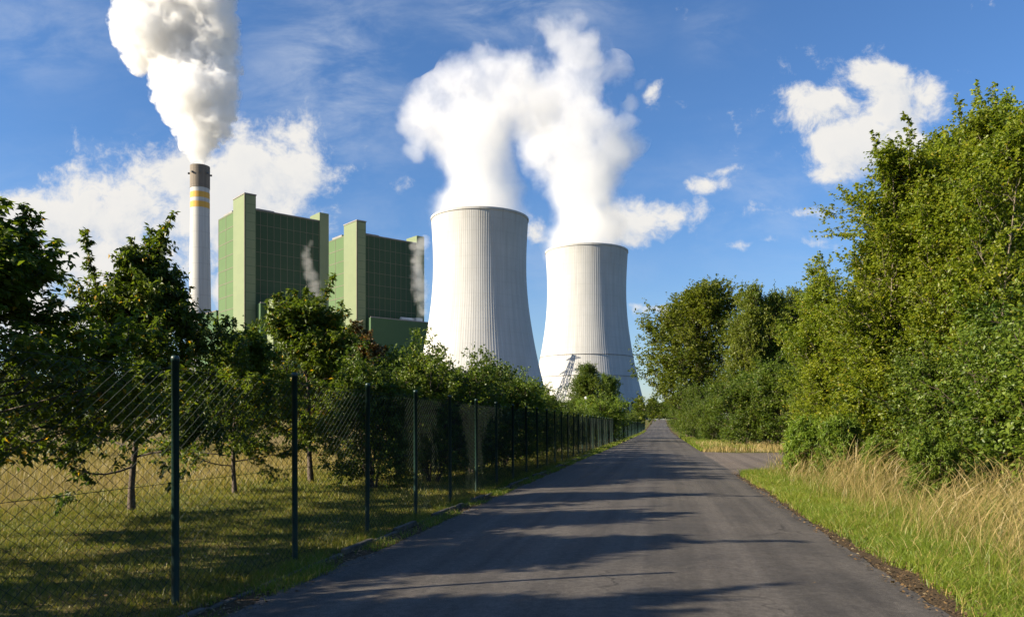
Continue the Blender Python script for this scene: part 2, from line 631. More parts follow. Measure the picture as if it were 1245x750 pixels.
T1 = ((583.4 - 622.5) / F * 534, 534.0)
T2 = ((713.2 - 622.5) / F * 758, 758.0)
cooling_tower(*T1, 5.0, 1.0, 'white cooling tower nearest the green boiler houses, plain shell without dark rings', None)
cooling_tower(*T2, 5.0, 1.2, 'white cooling tower above the road end with dark rings low on its shell', (50.5, 34.5))

# chimney
def lathe(name, prof, n=48):
    a = np.arange(n) / n * 2 * np.pi
    vv = np.concatenate([np.stack([r * np.cos(a), r * np.sin(a), np.full(n, z)], -1) for r, z in prof])
    ff = []
    q = np.arange(n); q2 = (q + 1) % n
    for s in range(len(prof) - 1):
        ff.append(np.stack([s * n + q, s * n + q2, (s + 1) * n + q2, (s + 1) * n + q], -1))
    return mesh_np(name, vv, np.concatenate(ff), smooth=False)


def chim_mat(name, c0, c1):
    m, t, b = new_mat(name)
    obj = t.node('ShaderNodeTexCoord').outputs['Object']
    s = t.node('ShaderNodeSeparateXYZ')
    t.put(s.inputs[0], obj)
    ang = t.math('ARCTAN2', s.outputs[1], s.outputs[0])
    st = t.noise(t.comb(t.math('MULTIPLY', ang, 6), t.math('MULTIPLY', s.outputs[2], .01), 0.0), 1.0, 6, .7)
    jn = t.math('LESS_THAN', t.math('PINGPONG', s.outputs[2], 6.0), .25)
    c = t.mix(t.ramp(st, .35, .65), c0, c1)
    c = t.mix(t.math('MULTIPLY', jn, .25), c, tuple(q * .5 for q in c0))
    t.put(b.inputs['Base Color'], c)
    b.inputs['Roughness'].default_value = .8
    return m


M['chim'] = chim_mat('chimney_concrete', (.34, .34, .335), (.45, .45, .445))
M['chim_dark'] = chim_mat('chimney_dark', (.10, .085, .07), (.17, .14, .11))
M['chim_yellow'] = chim_mat('chimney_yellow', (.48, .27, .05), (.58, .33, .06))
CH = ((243.2 - 622.5) / F * 760, 760.0)
ch = empty('chimney', (*CH, 5.0))
ch.scale = (1.248, 1.248, 1.248)
tag(ch, 'tall slim white chimney with two yellow bands and a dark top', 'chimney')


def cr(z):
    return 9.6 - (9.6 - 6.95) * (min(1, z / 160)) ** .8


def cseg(name, z0, z1, mat, extra=0.0, cap=False):
    prof = [(cr(z) + extra, z) for z in np.linspace(z0, z1, 8)]
    if cap:
        prof += [(cr(z1) - .7, z1), (cr(z1) - .7, z1 - 8), (0.01, z1 - 8)]
    return link(name, lathe(name, prof), M[mat], ch)


cseg('shaft', 0, 178.0, 'chim')
cseg('dark_top', 178.0, 195, 'chim_dark', .25, True)
cseg('yellow_band', 170.2, 174.6, 'chim_yellow', .12)
cseg('yellow_band', 162.7, 167.2, 'chim_yellow', .12)
for k in range(8):
    a = k / 8 * 2 * math.pi + .35
    bmm = bmesh.new()
    bmesh.ops.create_cube(bmm, size=1.0)
    for vv in bmm.verts:
        vv.co = Vector((vv.co.x * 1.6, vv.co.y * 1.0, vv.co.z * 1.2))
    me = bpy.data.meshes.new('warning_lamp')
    bmm.to_mesh(me); bmm.free()
    o = link('warning_lamp', me, M['dark_inlet'], ch)
    o.location = ((cr(190) + .9) * math.cos(a), (cr(190) + .9) * math.sin(a), 189)
    o.rotation_euler = (0, 0, a)


# boiler houses
def clad(name, c0, c1, pw=7.0, ph=3.0):
    m, t, b = new_mat(name)
    obj = t.node('ShaderNodeTexCoord').outputs['Object']
    s = t.node('ShaderNodeSeparateXYZ')
    t.put(s.inputs[0], obj)
    n = t.noise(t.mapping(obj, (.3, .3, .05)), .6, 5, .6)
    # fine horizontal sheets
    row = t.math('FLOOR', t.math('MULTIPLY', s.outputs[2], 1 / ph))
    col = t.math('FLOOR', t.math('MULTIPLY', t.math('ADD', s.outputs[0], s.outputs[1]), 1 / pw))
    wn = t.node('ShaderNodeTexWhiteNoise', noise_dimensions='2D')
    t.put(wn.inputs['Vector'], t.comb(row, col, 0.0))
    k = t.math('ADD', t.math('MULTIPLY', n, .7), t.math('MULTIPLY', wn.outputs[0], .3))
    c = t.mix(k, c0, c1)
    t.put(b.inputs['Base Color'], c)
    b.inputs['Roughness'].default_value = .8
    b.inputs['Specular IOR Level'].default_value = .15
    return m


M['green'] = clad('shaded_green_cladding', (.033, .062, .037), (.042, .075, .045))  # main block cladding, darkened: the shade on its front is in the colour
M['pale_green'] = clad('pale_green_cladding', (.150, .185, .112), (.180, .215, .128))
M['mid_green'] = clad('mid_green_cladding', (.048, .092, .048), (.060, .108, .056))
M['sunlit_green'] = clad('sunlit_green_cladding', (.075, .125, .058), (.092, .148, .068))  # same cladding on the wing, brightened: the sunlight is in the colour
M['joint'] = plain('joint', (.115, .100, .070), .7, 0, .1, .3)
M['white_duct'] = plain('white_duct', (.6, .6, .6), .6, 0, .1, .3)
TH = math.radians(40)


def prism(name, s0, s1, t0, t1, z0, z1, mat, root):
    vv = [(s0, t0, z0), (s1, t0, z0), (s1, t1, z0), (s0, t1, z0), (s0, t0, z1), (s1, t0, z1), (s1, t1, z1), (s0, t1, z1)]
    ff = [(0, 1, 5, 4), (1, 2, 6, 5), (2, 3, 7, 6), (3, 0, 4, 7), (4, 5, 6, 7), (3, 2, 1, 0)]
    return link(name, mesh_np(name, np.array(vv, float), np.array(ff)), M[mat] if mat else None, root)


def grid_strips(name, root, plane, s0, s1, z0, z1, fixed, nv, nh, w=.24, side=-1, d=.12, mat='joint'):
    """raised joint strips on a wall: plane 's' = wall at t=fixed running along s, plane 't' = wall at s=fixed"""
    V_, F_ = [], []

    def box(a0, a1, b0, b1):
        lo, hi = (fixed - d, fixed + .05)
        base = len(V_)
        for (a, z) in ((a0, b0), (a1, b0), (a1, b1), (a0, b1)):
            for q in (lo, hi):
                V_.append((a, q, z) if plane == 's' else (q, a, z))
        idx = lambda c, q: base + c * 2 + q
        for c in range(4):
            c2 = (c + 1) % 4
            F_.append((idx(c, 0), idx(c2, 0), idx(c2, 1), idx(c, 1)))
        F_.append((idx(0, 0), idx(3, 0), idx(2, 0), idx(1, 0)))
    for k in range(nv + 1):
        a = s0 + (s1 - s0) * k / nv
        a = min(max(a, s0 + w / 2), s1 - w / 2)
        box(a - w / 2, a + w / 2, z0, z1)
    for k in range(1, nh + 1):
        z = z0 + (z1 - z0) * k / nh - w / 2
        # butt the cross pieces between the uprights
        for q in range(nv):
            a0 = s0 + (s1 - s0) * q / nv + w / 2 + (w / 2 if q == 0 else 0)
            a1 = s0 + (s1 - s0) * (q + 1) / nv - w / 2 - (w / 2 if q == nv - 1 else 0)
            box(a0, a1, z - w / 2, z + w / 2)
    return link(name, mesh_np(name, np.array(V_, float), np.array(F_)), M[mat], root)


def boiler_house(px0, Y, label, hall_s1, left_annex):
    root = empty('boiler_house', ((px0 - 622.5) / F * Y, Y, 5.0), TH)
    root.scale = (1.15, 1.15, 1.15)
    tag(root, label, 'boiler house', 'green boiler houses of the power plant')
    H = 126.0
    prism('main_block', -1.0, 48, 0, 14.1, -6, H, 'green', root)
    prism('bunker_wing', -7.2, -1.2, 14.2, 40, -6, H + .8, 'sunlit_green', root)
    prism('stair_tower', -7.6, -.8, -4, 14, -6, 133.2, 'pale_green', root)
    prism('lift_turret', 42, 48.3, -.6, 13, 60, H + 5.6, 'pale_green', root)
    grid_strips('panel_joints', root, 's', -.6, 41.9, 60, H - .3, 0, 10, 8)
    grid_strips('panel_joints', root, 't', 14.3, 39.8, 60, H + .4, -7.2, 2, 8, .4)
    prism('corner_strip', -7.85, -7.3, -4.25, -3.7, 40, 133.4, 'joint', root)
    grid_strips('tower_sheets', root, 's', -7.0, -.9, 60, 133.0, -4, 1, 14, .16, -1, .06, 'mid_green')
    # roof edge, plant and handrails
    prism('roof_plant', 3, 14, 4, 12, H, H + 2.2, 'roof', root)
    prism('roof_plant', -6, -2, 20, 34, H + .8, H + 2.6, 'roof', root)
    prism('tower_cap', -7.9, -.5, -4.3, 14.3, 133.3, 134.0, 'roof', root)
    prism('roof_edge', -.7, 41.9, -.25, .3, H, H + .6, 'roof', root)
    # low halls in front
    prism('front_hall', -.5, hall_s1, -10, -.3, -6, 69, 'mid_green', root)
    prism('front_hall_edge', -.6, hall_s1 + .2, -10.2, -9.6, 69, 69.6, 'roof', root)
    if left_annex:
        prism('hall_annex', 3, 12, -20, -10.2, -6, 70.5, 'pale_green', root)
    prism('roof_house', hall_s1 * .55, hall_s1 * .55 + 5, -9, -4, 69.01, 72.0, 'white_duct', root)
    pts = np.array([[26, -4.6, 70.6], [26.1, -4.6, 70.6], [38, -4.6, 70.6], [38.1, -4.6, 70.6]])
    tv, tf = tubes([(pts, np.array([.01, 1.5, 1.5, .01]))], 14)
    link('exhaust_duct', mesh_np('exhaust_duct', tv, tf, smooth=True), M['white_duct'], root)
    if left_annex:
        prism('side_hall', -7.0, 5, 44.2, 78, -6, 69.5, 'mid_green', root)
        prism('side_hall_edge', -7.25, 5.2, 44.2, 78.2, 69.5, 70.2, 'joint', root)
    return root


boiler_house(309.5, 548, 'larger green boiler house with pale stair tower, beside the banded chimney', 40, True)
boiler_house(442.5, 619, 'green boiler house between the larger boiler house and the first cooling tower', 66, False)


# high-voltage mast standing behind the first tower: its shadow falls on the second one
def lattice_mast(x, y, z, h):
    root = empty('power_mast', (x, y, z), math.radians(-10))
    tag(root, 'grey lattice power mast behind the nearer cooling tower', 'power mast')
    P = []
    def w(t): return 4.5 * (1 - t) + .7 * t
    lv = np.linspace(0, 1, 12)
    for sx_ in (-1, 1):
        for sy_ in (-1, 1):
            P.append((np.array([[sx_ * w(t), sy_ * w(t), t * h] for t in lv]), np.full(12, .28)))
    for a, b in zip(lv[:-1], lv[1:]):
        for q in range(4):
            c = [(-1, -1), (1, -1), (1, 1), (-1, 1)]
            (x0, y0), (x1, y1) = c[q], c[(q + 1) % 4]
            P.append((np.array([[x0 * w(a), y0 * w(a), a * h], [x1 * w(b), y1 * w(b), b * h]]), np.full(2, .16)))
            P.append((np.array([[x1 * w(a), y1 * w(a), a * h], [x0 * w(b), y0 * w(b), b * h]]), np.full(2, .16)))
    tv, tf = tubes(P, 4)
    link('mast_body', mesh_np('mast_body', tv, tf), M['grey_metal'], root)
    for zz_, L in ((.62, 11), (.8, 15), (.95, 9)):
        A = []
        for s in (-1, 1):
            A.append((np.array([[0, -.9, zz_ * h], [s * L, 0, zz_ * h]]), np.array([.3, .2])))
            A.append((np.array([[0, .9, zz_ * h], [s * L, 0, zz_ * h]]), np.array([.3, .2])))
            A.append((np.array([[0, 0, zz_ * h + 3.0], [s * L, 0, zz_ * h]]), np.array([.25, .2])))
            for t in (.25, .5, .75):
                A.append((np.array([[s * L * t, 0, zz_ * h + 3.0 * (1 - t)], [s * L * t, 0, zz_ * h]]), np.full(2, .14)))
        tv, tf = tubes(A, 4)
        link('cross_arm', mesh_np('cross_arm', tv, tf), M['grey_metal'], root)


lattice_mast(-2.0, 701.0, 5.0, 87)


# ------------------------------------------------------------------ steam
def plume(puffs, Y, base, dens, noise_sc, amp, bump, edge, label, seed, name='steam_plume', depth=.5, top=None, step=.3, grow_=1.16, voxel=2.0, albedo=.965):
    """puffs given as photo (x, y, r) at depth Y. The hull is the union of the slightly grown puffs; inside it the
    density follows the puffs themselves, frayed by noise, so the steam thins out before it reaches the hull."""
    r_ = random.Random(seed)
    base = Vector(base)
    bm = bmesh.new()
    balls = []
    for (x, y, r) in puffs:
        R = r / F * Y
        p = px(x, y, Y + r_.uniform(-1, 1) * R * depth) - base
        balls.append((p, R))
        ret = bmesh.ops.create_icosphere(bm, subdivisions=3, radius=R * grow_)
        for vv in ret['verts']:
            vv.co = vv.co + p
    me = bpy.data.meshes.new(name)
    bm.to_mesh(me); bm.free()
    tmp = bpy.data.objects.new('tmp', me)
    COL.objects.link(tmp)
    rm = tmp.modifiers.new('r', 'REMESH')
    rm.mode = 'VOXEL'; rm.voxel_size = voxel; rm.use_smooth_shade = True
    dg = bpy.context.evaluated_depsgraph_get()
    me2 = bpy.data.meshes.new_from_object(tmp.evaluated_get(dg))
    bpy.data.objects.remove(tmp)
    me2.materials.clear()
    m = bpy.data.materials.new(name)
    m.use_nodes = True
    m.cycles.volume_step_rate = step
    t = NT(m.node_tree)
    t.n.clear()
    out = t.node('ShaderNodeOutputMaterial')
    vol = t.node('ShaderNodeVolumePrincipled')
    vol.inputs['Color'].default_value = (albedo, albedo, albedo, 1)
    vol.inputs['Anisotropy'].default_value = 0.0
    obj = t.node('ShaderNodeTexCoord').outputs['Object']
    wn = t.noise(obj, noise_sc * .6, 2, .5, out=1)
    warp = t.vmath('ADD', obj, t.vmath('MULTIPLY', t.vmath('SUBTRACT', wn, (.5, .5, .5)), (bump, bump, bump)))
    f = None
    for p, R in balls:
        nd = t.node('ShaderNodeVectorMath', operation='DISTANCE')
        t.put(nd.inputs[0], warp)
        nd.inputs[1].default_value = p
        g_ = t.math('MULTIPLY_ADD', nd.outputs['Value'], -1.0 / R, 1.0)
        f = g_ if f is None else t.math('SMOOTH_MAX', f, g_, .12)
    n = t.noise(obj, noise_sc, 9, .66, .25)
    if top:
        s_ = t.node('ShaderNodeSeparateXYZ')
        t.put(s_.inputs[0], obj)
        amp = t.ramp(s_.outputs[2], -10, top[1] * .8, amp * .5, amp * 1.8)
    f = t.math('MULTIPLY_ADD', t.math('SUBTRACT', n, .5), amp, f)
    d = t.math('MULTIPLY', t.ramp(f, edge[0], edge[1]), dens)
    if top:
        s_ = t.node('ShaderNodeSeparateXYZ')
        t.put(s_.inputs[0], obj)
        d = t.math('MULTIPLY', d, t.ramp(s_.outputs[2], top[0], top[1], 1.0, top[2]))
    t.put(vol.inputs['Density'], d)
    t.l.new(vol.outputs[0], out.inputs['Volume'])
    o = link(name, me2, m)
    o.location = base
    tag(o, label, 'steam plume', 'white plumes over the power plant')
    return o



chim_puffs = [(243, 199, 8), (243, 193, 11), (242, 184, 15), (240, 174, 20), (243, 162, 26), (228, 152, 20), (262, 150, 22), (238, 140, 32),
              (268, 132, 20), (212, 132, 20), (235, 115, 34), (264, 108, 26), (205, 112, 22), (228, 92, 36), (268, 84, 24), (200, 88, 20),
              (172, 66, 24), (212, 62, 36), (258, 56, 32), (153, 48, 16), (150, 26, 18), (178, 34, 28), (222, 30, 34), (268, 30, 22), (165, 8, 26),
              (205, -4, 34), (248, -2, 34), (185, -38, 40), (235, -40, 42), (210, -75, 45), (150, -20, 20)]
plume(chim_puffs, 760, (*CH, 240.0), .13, .095, 2.2, 16, (-.04, .26),
      'dense white billowing smoke plume rising from the banded chimney top', 11, step=.15, albedo=.982)
t1_puffs = [(583, 254, 50), (583, 240, 50), (581, 220, 47), (578, 200, 45), (576, 178, 48), (572, 155, 50), (545, 150, 40), (520, 138, 30), (505, 150, 20),
            (508, 172, 16), (530, 165, 24), (598, 140, 46), (560, 122, 34), (600, 112, 34), (533, 112, 18), (540, 92, 8), (635, 118, 36),
            (628, 95, 26), (592, 88, 16), (650, 145, 26), (522, 100, 8), (600, 70, 22), (560, 95, 24), (630, 75, 20), (500, 190, 12), (610, 205, 20)]
plume(t1_puffs, 534, (*T1, 150.0), .040, .040, 2.1, 30, (-.22, .40),
      'soft white steam plume over the nearer cooling tower, spreading to the left', 12, top=(20, 110, .55), step=.14, grow_=1.42, albedo=.94)
t2_puffs = [(713, 294, 43), (713, 280, 44), (711, 262, 42), (709, 245, 40), (706, 225, 42), (702, 202, 46), (692, 178, 46), (735, 190, 34), (752, 168, 24),
            (765, 150, 15), (772, 128, 10), (782, 108, 8), (672, 150, 42), (700, 140, 40), (690, 108, 36), (662, 112, 36), (700, 80, 28),
            (690, 58, 22), (722, 100, 22), (655, 175, 22), (742, 140, 14), (668, 200, 14), (738, 215, 24), (640, 140, 24), (720, 60, 22), (672, 40, 20), (745, 90, 20), (770, 170, 16), (750, 195, 18), (640, 95, 26), (700, 30, 14)]
plume(t2_puffs, 758, (*T2, 178.0), .031, .032, 2.2, 38, (-.24, .40),
      'soft white steam plume over the farther cooling tower, leaning left and up', 13, top=(30, 170, .5), step=.14, grow_=1.42, albedo=.94)
pa = px(384, 372, 546)
plume([(384, 360, 9), (382, 352, 9), (381, 344, 9), (378, 335, 9), (376, 327, 8), (373, 319, 8), (372, 311, 7), (373, 303, 6), (377, 296, 5)], 546, (pa.x, 546, pa.z), .035, .16, 1.8, 8, (-.1, .7), 'thin grey steam wisp in front of the larger boiler house', 14, voxel=.8)
pb = px(512, 384, 618)
plume([(513, 380, 8), (513, 371, 9), (512, 362, 10), (511, 353, 11), (510, 344, 11), (509, 335, 11), (508, 326, 10), (507, 317, 10), (508, 308, 10), (511, 300, 10), (516, 294, 8), (504, 300, 7)], 618, (pb.x, 618, pb.z), .05, .14, 1.8, 8, (-.1, .7), 'greyish steam column rising at the corner of the smaller boiler house', 15, voxel=.8)

# ------------------------------------------------------------------ vegetation
UP = np.array([0., 0, 1])


def unit(v):
    return v / (np.linalg.norm(v, axis=-1, keepdims=True) + 1e-9)


def grow(r, p0, d0, length, k, bend, jitter):
    pts = [np.array(p0)]
    d = np.array(d0, float)
    for _ in range(k):
        d = d + UP * bend + r.normal(0, jitter, 3)
        d /= np.linalg.norm(d)
        pts.append(pts[-1] + d * length / k)
    return np.array(pts)


def at(pts, t):
    x = t * (len(pts) - 1)
    i = min(int(x), len(pts) - 2)
    return pts[i] + (pts[i + 1] - pts[i]) * (x - i), unit(pts[i + 1] - pts[i])


def plant(seed, H, stems, limb_n, t0, R, prof, el, leaf, twigs, leaves, sub_n=6, trunk_r=.07, limb_bend=.12, droop=.35, twig_len=.4,
          spread=.15, clump=.5, stem_spread=.0, leaf_w=.5, shoots=0):
    """one woody plant: returns (wood verts, faces), (leaf verts, faces, var)"""
    r = np.random.default_rng(seed)
    wood, tw = [], []
    for s in range(stems):
        az = r.uniform(0, 6.28)
        lean = np.array([math.cos(az), math.sin(az), 0]) * (stem_spread * (.35 + .65 * r.random()) if stems > 1 else 0)
        h = H * (r.uniform(.72, 1.0) if s else 1.0)
        st = grow(r, (lean * .25 if stems > 1 else np.zeros(3)), unit(UP + lean * .55), h, 10, .03, .035)
        tr = trunk_r * (r.uniform(.6, .9) if stems > 1 else 1)
        wood.append((st, np.linspace(tr, .012, len(st)) * np.array([1.25] + [1] * (len(st) - 1))))
        nl = max(3, int(limb_n / stems))
        a0 = r.uniform(0, 6.28)
        for q in range(nl):
            t = t0 + (1 - t0) * ((q + r.random()) / nl) ** .9
            t = min(t, .985)
            p, td = at(st, t)
            a = a0 + q * 2.399 + r.normal(0, .35)
            rel = (t - t0) / (1 - t0)
            e = el[0] + (el[1] - el[0]) * rel + r.normal(0, .12)
            L = R * prof(rel) * r.uniform(.65, 1.15)
            d = np.array([math.cos(a) * math.cos(e), math.sin(a) * math.cos(e), math.sin(e)])
            lb = grow(r, p, d, L, 6, limb_bend, .10)
            wood.append((lb, np.linspace(max(.008, tr * .38 * (1 - .5 * rel)), .005, len(lb))))
            if shoots > 8 and rel > .25 and r.random() < .75:
                p3, d3 = at(lb, r.uniform(.45, 1.0))
                L3 = r.uniform(.35, 1.0) * H * .24 * (.5 + .6 * rel)
                sh = grow(r, p3, unit(UP + r.normal(0, .3, 3)), L3, 4, .08, .06)
                wood.append((sh, np.linspace(.009, .004, len(sh))))
                for u_ in np.linspace(.05, 1, max(3, int(L3 / .055))):
                    p4, d4 = at(sh, u_)
                    tw.append((p4, unit(d4 * .3 + r.normal(0, .8, 3)), twig_len * .3, r.normal(.4, .8)))
            tone = r.normal(0, 1)
            for w in range(sub_n):
                tt = r.uniform(.22, 1.0)
                p2, d2 = at(lb, tt)
                dd = unit(d2 * .8 + r.normal(0, .55, 3) + UP * .15)
                L2 = (.20 + .42 * (1 - tt)) * L + twig_len * .5
                sb = grow(r, p2, dd, L2, 3, limb_bend * .6, .14)
                wood.append((sb, np.linspace(.008, .003, len(sb))))
                for _ in range(twigs):
                    p3, d3 = at(sb, r.uniform(.1, 1.0))
                    dt = unit(d3 + r.normal(0, .8, 3))
                    tw.append((p3, dt, twig_len * r.uniform(.5, 1.2), tone + r.normal(0, .6)))
            for _ in range(max(1, twigs)):
                p3, d3 = at(lb, r.uniform(.25, 1.0))
                tw.append((p3, unit(d3 + r.normal(0, .5, 3)), twig_len * r.uniform(.6, 1.2), tone))
            tw.append((lb[-1], unit(lb[-1] - lb[-2]), twig_len * 1.4, tone))
        # leading shoots with leaves close to the stem
        for _ in range(shoots):
            p3, d3 = at(st, r.uniform(.6, .99))
            L3 = r.uniform(.5, 1.15) * H * (.30 if shoots > 8 else .2)
            sh = grow(r, p3 + r.normal(0, .2, 3) * np.array([2.0, 2.0, .4]), unit(UP + r.normal(0, .28, 3)), L3, 4, .05, .06)
            wood.append((sh, np.linspace(.01, .004, len(sh))))
            for u in np.linspace(.05, 1, int(L3 / .07)):
                p4, d4 = at(sh, u)
                tw.append((p4, unit(d4 + r.normal(0, .7, 3)), twig_len * .35, r.normal(0, 1)))
        tw.append((st[-1], UP, twig_len, 0))
    P0 = np.array([t_[0] for t_ in tw]); D = np.array([t_[1] for t_ in tw])
    Ln = np.array([t_[2] for t_ in tw]); Tn = np.array([t_[3] for t_ in tw])
    n = len(tw)
    idx = np.repeat(np.arange(n), leaves)
    N = len(idx)
    u = r.random(N) ** .8
    pos = P0[idx] + D[idx] * (Ln[idx] * u)[:, None] + r.normal(0, spread * .35, (N, 3)) * Ln[idx][:, None]
    ldir = unit(D[idx] * .5 + r.normal(0, .75, (N, 3)) - UP * droop)
    nrm = unit(r.normal(0, .75, (N, 3)) + UP * .7)
    side = unit(np.cross(ldir, nrm))
    nrm = np.cross(side, ldir)
    L = leaf * r.uniform(.65, 1.25, N)
    Wd = L * leaf_w * r.uniform(.8, 1.15, N)
    pos[:, 2] = np.maximum(pos[:, 2], .04)
    b = pos
    tip = pos + ldir * L[:, None] - UP * (L * droop * .25)[:, None]
    mid = pos + ldir * (L * .42)[:, None] + nrm * (L * .10)[:, None]
    lf = mid + side * (Wd * .5)[:, None]
    rt = mid - side * (Wd * .5)[:, None]
    V_ = np.stack([b, lf, tip, rt], 1).reshape(-1, 3)
    k = np.arange(N) * 4
    F_ = np.concatenate([np.stack([k, k + 1, k + 2], -1), np.stack([k, k + 2, k + 3], -1)])
    var = np.clip(.45 + .17 * Tn[idx] + r.normal(0, .17, N), 0, .94)
    odd = r.random(N) < .02 + .03 * (Tn[idx] > 1.1)
    var = np.where(odd, .99, var)
    return tubes(wood, 5), (V_, F_, np.concatenate([var, var]))


class Kind:
    """a plant's meshes, shared by its copies"""
    def __init__(s, mat, bark='bark', **kw):
        (wv, wf), (lv, lf, var) = plant(**kw)
        s.H = float(np.percentile(lv[:, 2], 99.8))
        s.wood = mesh_np('trunk', wv, wf, smooth=True); s.wood.materials.append(M[bark])
        s.leaf = mesh_np('crown', lv, lf, var, smooth=True); s.leaf.materials.append(M[mat])

    def put(s, name, x, y, h, rz, label, cat, group=None, wide=1.0, mat=None, sink=0.0):
        k = h / s.H
        root = empty(name, (x, y, float(zg(y)) - sink), rz)
        root.scale = (k * wide, k * wide, k)
        tag(root, label, cat, group)
        t = bpy.data.objects.new('trunk' if cat == 'tree' else 'stem', s.wood); COL.objects.link(t); t.parent = root
        c = bpy.data.objects.new('crown' if cat == 'tree' else 'foliage', s.leaf); COL.objects.link(c); c.parent = root
        if mat:
            c.material_slots[0].link = 'OBJECT'
            c.material_slots[0].material = M[mat]
        return root


round_prof = lambda t: (.8 + 1.2 * t) if t < .18 else 1.016 - 1.0 * (t - .18)
tall_prof = lambda t: (.5 + .5 * math.sin(math.pi * (t * .75 + .18))) * (1 if t < .75 else 1 - (t - .75) * 2.2)
bush_prof = lambda t: .9 if t < .5 else .9 - .7 * (t - .5)

FRUIT = [Kind('leaf_fruit', seed=20 + q, H=5.2, stems=1, limb_n=34, t0=.19, R=2.5, prof=round_prof, el=(-.05, 1.05), leaf=.12, twigs=7, leaves=17,
              sub_n=8, trunk_r=.075, limb_bend=.10, droop=.6, twig_len=.42, leaf_w=.46, shoots=16) for q in range(3)]
POPLAR = [Kind('leaf_poplar', 'pale_bark', seed=40 + q, H=11., stems=5, limb_n=140, t0=.08, R=2.5, prof=tall_prof, el=(.30, 1.15), leaf=.095, twigs=8, leaves=13,
               sub_n=7, trunk_r=.055, limb_bend=.14, droop=.35, twig_len=.5, leaf_w=.7, stem_spread=.42, shoots=5) for q in range(3)]
BUSH = [Kind('leaf_bush', seed=60 + q, H=4.0, stems=7, limb_n=84, t0=.06, R=1.75, prof=bush_prof, el=(.15, 1.0), leaf=.105, twigs=6, leaves=9,
             sub_n=5, trunk_r=.035, limb_bend=.08, droop=.4, twig_len=.42, leaf_w=.6, stem_spread=.75, shoots=4) for q in range(3)]
BROAD = [Kind('leaf_mid', seed=80 + q, H=12., stems=3, limb_n=100, t0=.14, R=4.0, prof=tall_prof, el=(.3, 1.1), leaf=.17, twigs=7, leaves=10,
              sub_n=8, trunk_r=.16, limb_bend=.12, droop=.3, twig_len=.75, leaf_w=.7, stem_spread=.30, shoots=6) for q in range(3)]
FERN = [Kind('leaf_fern', seed=95 + q, H=1.7, stems=14, limb_n=260, t0=.15, R=.42, prof=lambda t: 1 - .75 * t, el=(.05, .6), leaf=.10, twigs=3, leaves=8,
             sub_n=2, trunk_r=.008, limb_bend=.0, droop=.5, twig_len=.16, leaf_w=.28, stem_spread=.55) for q in range(2)]


def row(off, y):
    return along(off, y), y


G_ROW = 'young fruit trees in the row behind the fence'
fruit = [  # depth, height, kind, turn, label
    (-4.0, 5.2, 0, .4, 'fruit tree at the very start of the row behind the fence'),
    (0.0, 5.4, 1, 1.9, 'second fruit tree from the start of the row behind the fence'),
    (3.8, 5.2, 2, 2.6, 'third fruit tree from the start of the row behind the fence'),
    (7.6, 5.3, 0, 4.1, 'fruit tree of the row whose shade covers the near lawn'),
    (11.4, 4.9, 1, .3, 'dark leafy tree cut by the left frame edge, its tips yellowing'),
    (15.2, 5.35, 2, 1.1, 'tree with spiky upright shoots and bare dark trunk beside the nearest fence post'),
    (18.9, 4.0, 0, 2.0, 'lowest tree of the row, trunk between the two nearest fence posts'),
    (23.0, 5.6, 1, 3.3, 'green and yellow tree below the larger boiler house beside the second post'),
    (27.2, 5.1, 2, 5.0, 'rusty brown leaved tree below the smaller boiler house'),
]
for (y, h, q, rz, lab) in fruit:
    FRUIT[q].put('fruit_tree', *row(-10.1, y), h, rz, lab, 'tree', G_ROW, {11.4: 1.5, 15.2: 1.08}.get(y, 1.25), 'leaf_rust' if 'rusty' in lab else None)
# second, looser row farther in
for k, (x, Yv, h, lab) in enumerate([(303, 42, 4.6, 'thin-stemmed tree in the dry meadow seen between the trunks'),
                                     (120, 46, 5.2, 'round tree far back in the meadow, behind the spiky tree'),
                                     (20, 40, 5.0, 'leafy tree far back in the meadow at the frame edge'),
                                     (215, 52, 5.6, 'round tree far back in the meadow, right behind the nearest fence post'),
                                     (395, 44, 5.0, 'tree far back in the meadow, behind the rusty tree')]):
    FRUIT[k % 3].put('meadow_tree', (x - 622.5) / F * Yv, Yv, h, k * 1.7, lab, 'tree', 'trees standing in the meadow', 1.1)

G_BUSH = 'bushes growing behind the fence'
ORD = ['first', 'second', 'third', 'fourth', 'fifth', 'sixth', 'seventh', 'eighth', 'ninth', 'tenth', 'eleventh', 'twelfth', 'thirteenth', 'fourteenth', 'fifteenth', 'sixteenth', 'seventeenth', 'eighteenth', 'nineteenth', 'twentieth']
rb = random.Random(9)
fb = [(20.5, -7.4, 3.6), (22.6, -6.5, 4.0), (24.8, -7.2, 4.3), (27.0, -6.3, 4.0), (29.4, -7.4, 4.2), (31.6, -6.3, 3.8), (34.0, -7.0, 4.1), (36.6, -6.2, 3.7), (39.4, -7.2, 3.9),
      (42.2, -6.3, 3.5), (45.4, -6.6, 3.3), (49, -6.2, 3.0)]
for k, (y, off, h) in enumerate(fb):
    lab = 'dark bush spreading down to the lawn, first of the bushes behind the fence' if k == 0 else \
        'leafy green bush behind the fence, %s counted away from the lawn' % ORD[k]
    BUSH[k % 3].put('bush', *row(off, y), h, rb.uniform(0, 6), lab, 'bush', G_BUSH, 1.12)
for k, (y, off, h) in enumerate([(54, -6.2, 2.8), (60, -6.4, 2.9), (67, -6.0, 3.0), (84, -6.5, 3.0), (94, -6.2, 3.2), (106, -6.4, 3.4), (120, -6.2, 3.4), (136, -6.4, 3.6), (155, -6.2, 3.8), (180, -6.5, 4.5), (205, -6.5, 5)]):
    BUSH[(k + 1) % 3].put('bush', *row(off, y), h, rb.uniform(0, 6), 'low bush along the far fence, %s counted into the distance' % ORD[k], 'bush',
                          'low bushes along the far fence', 1.3)
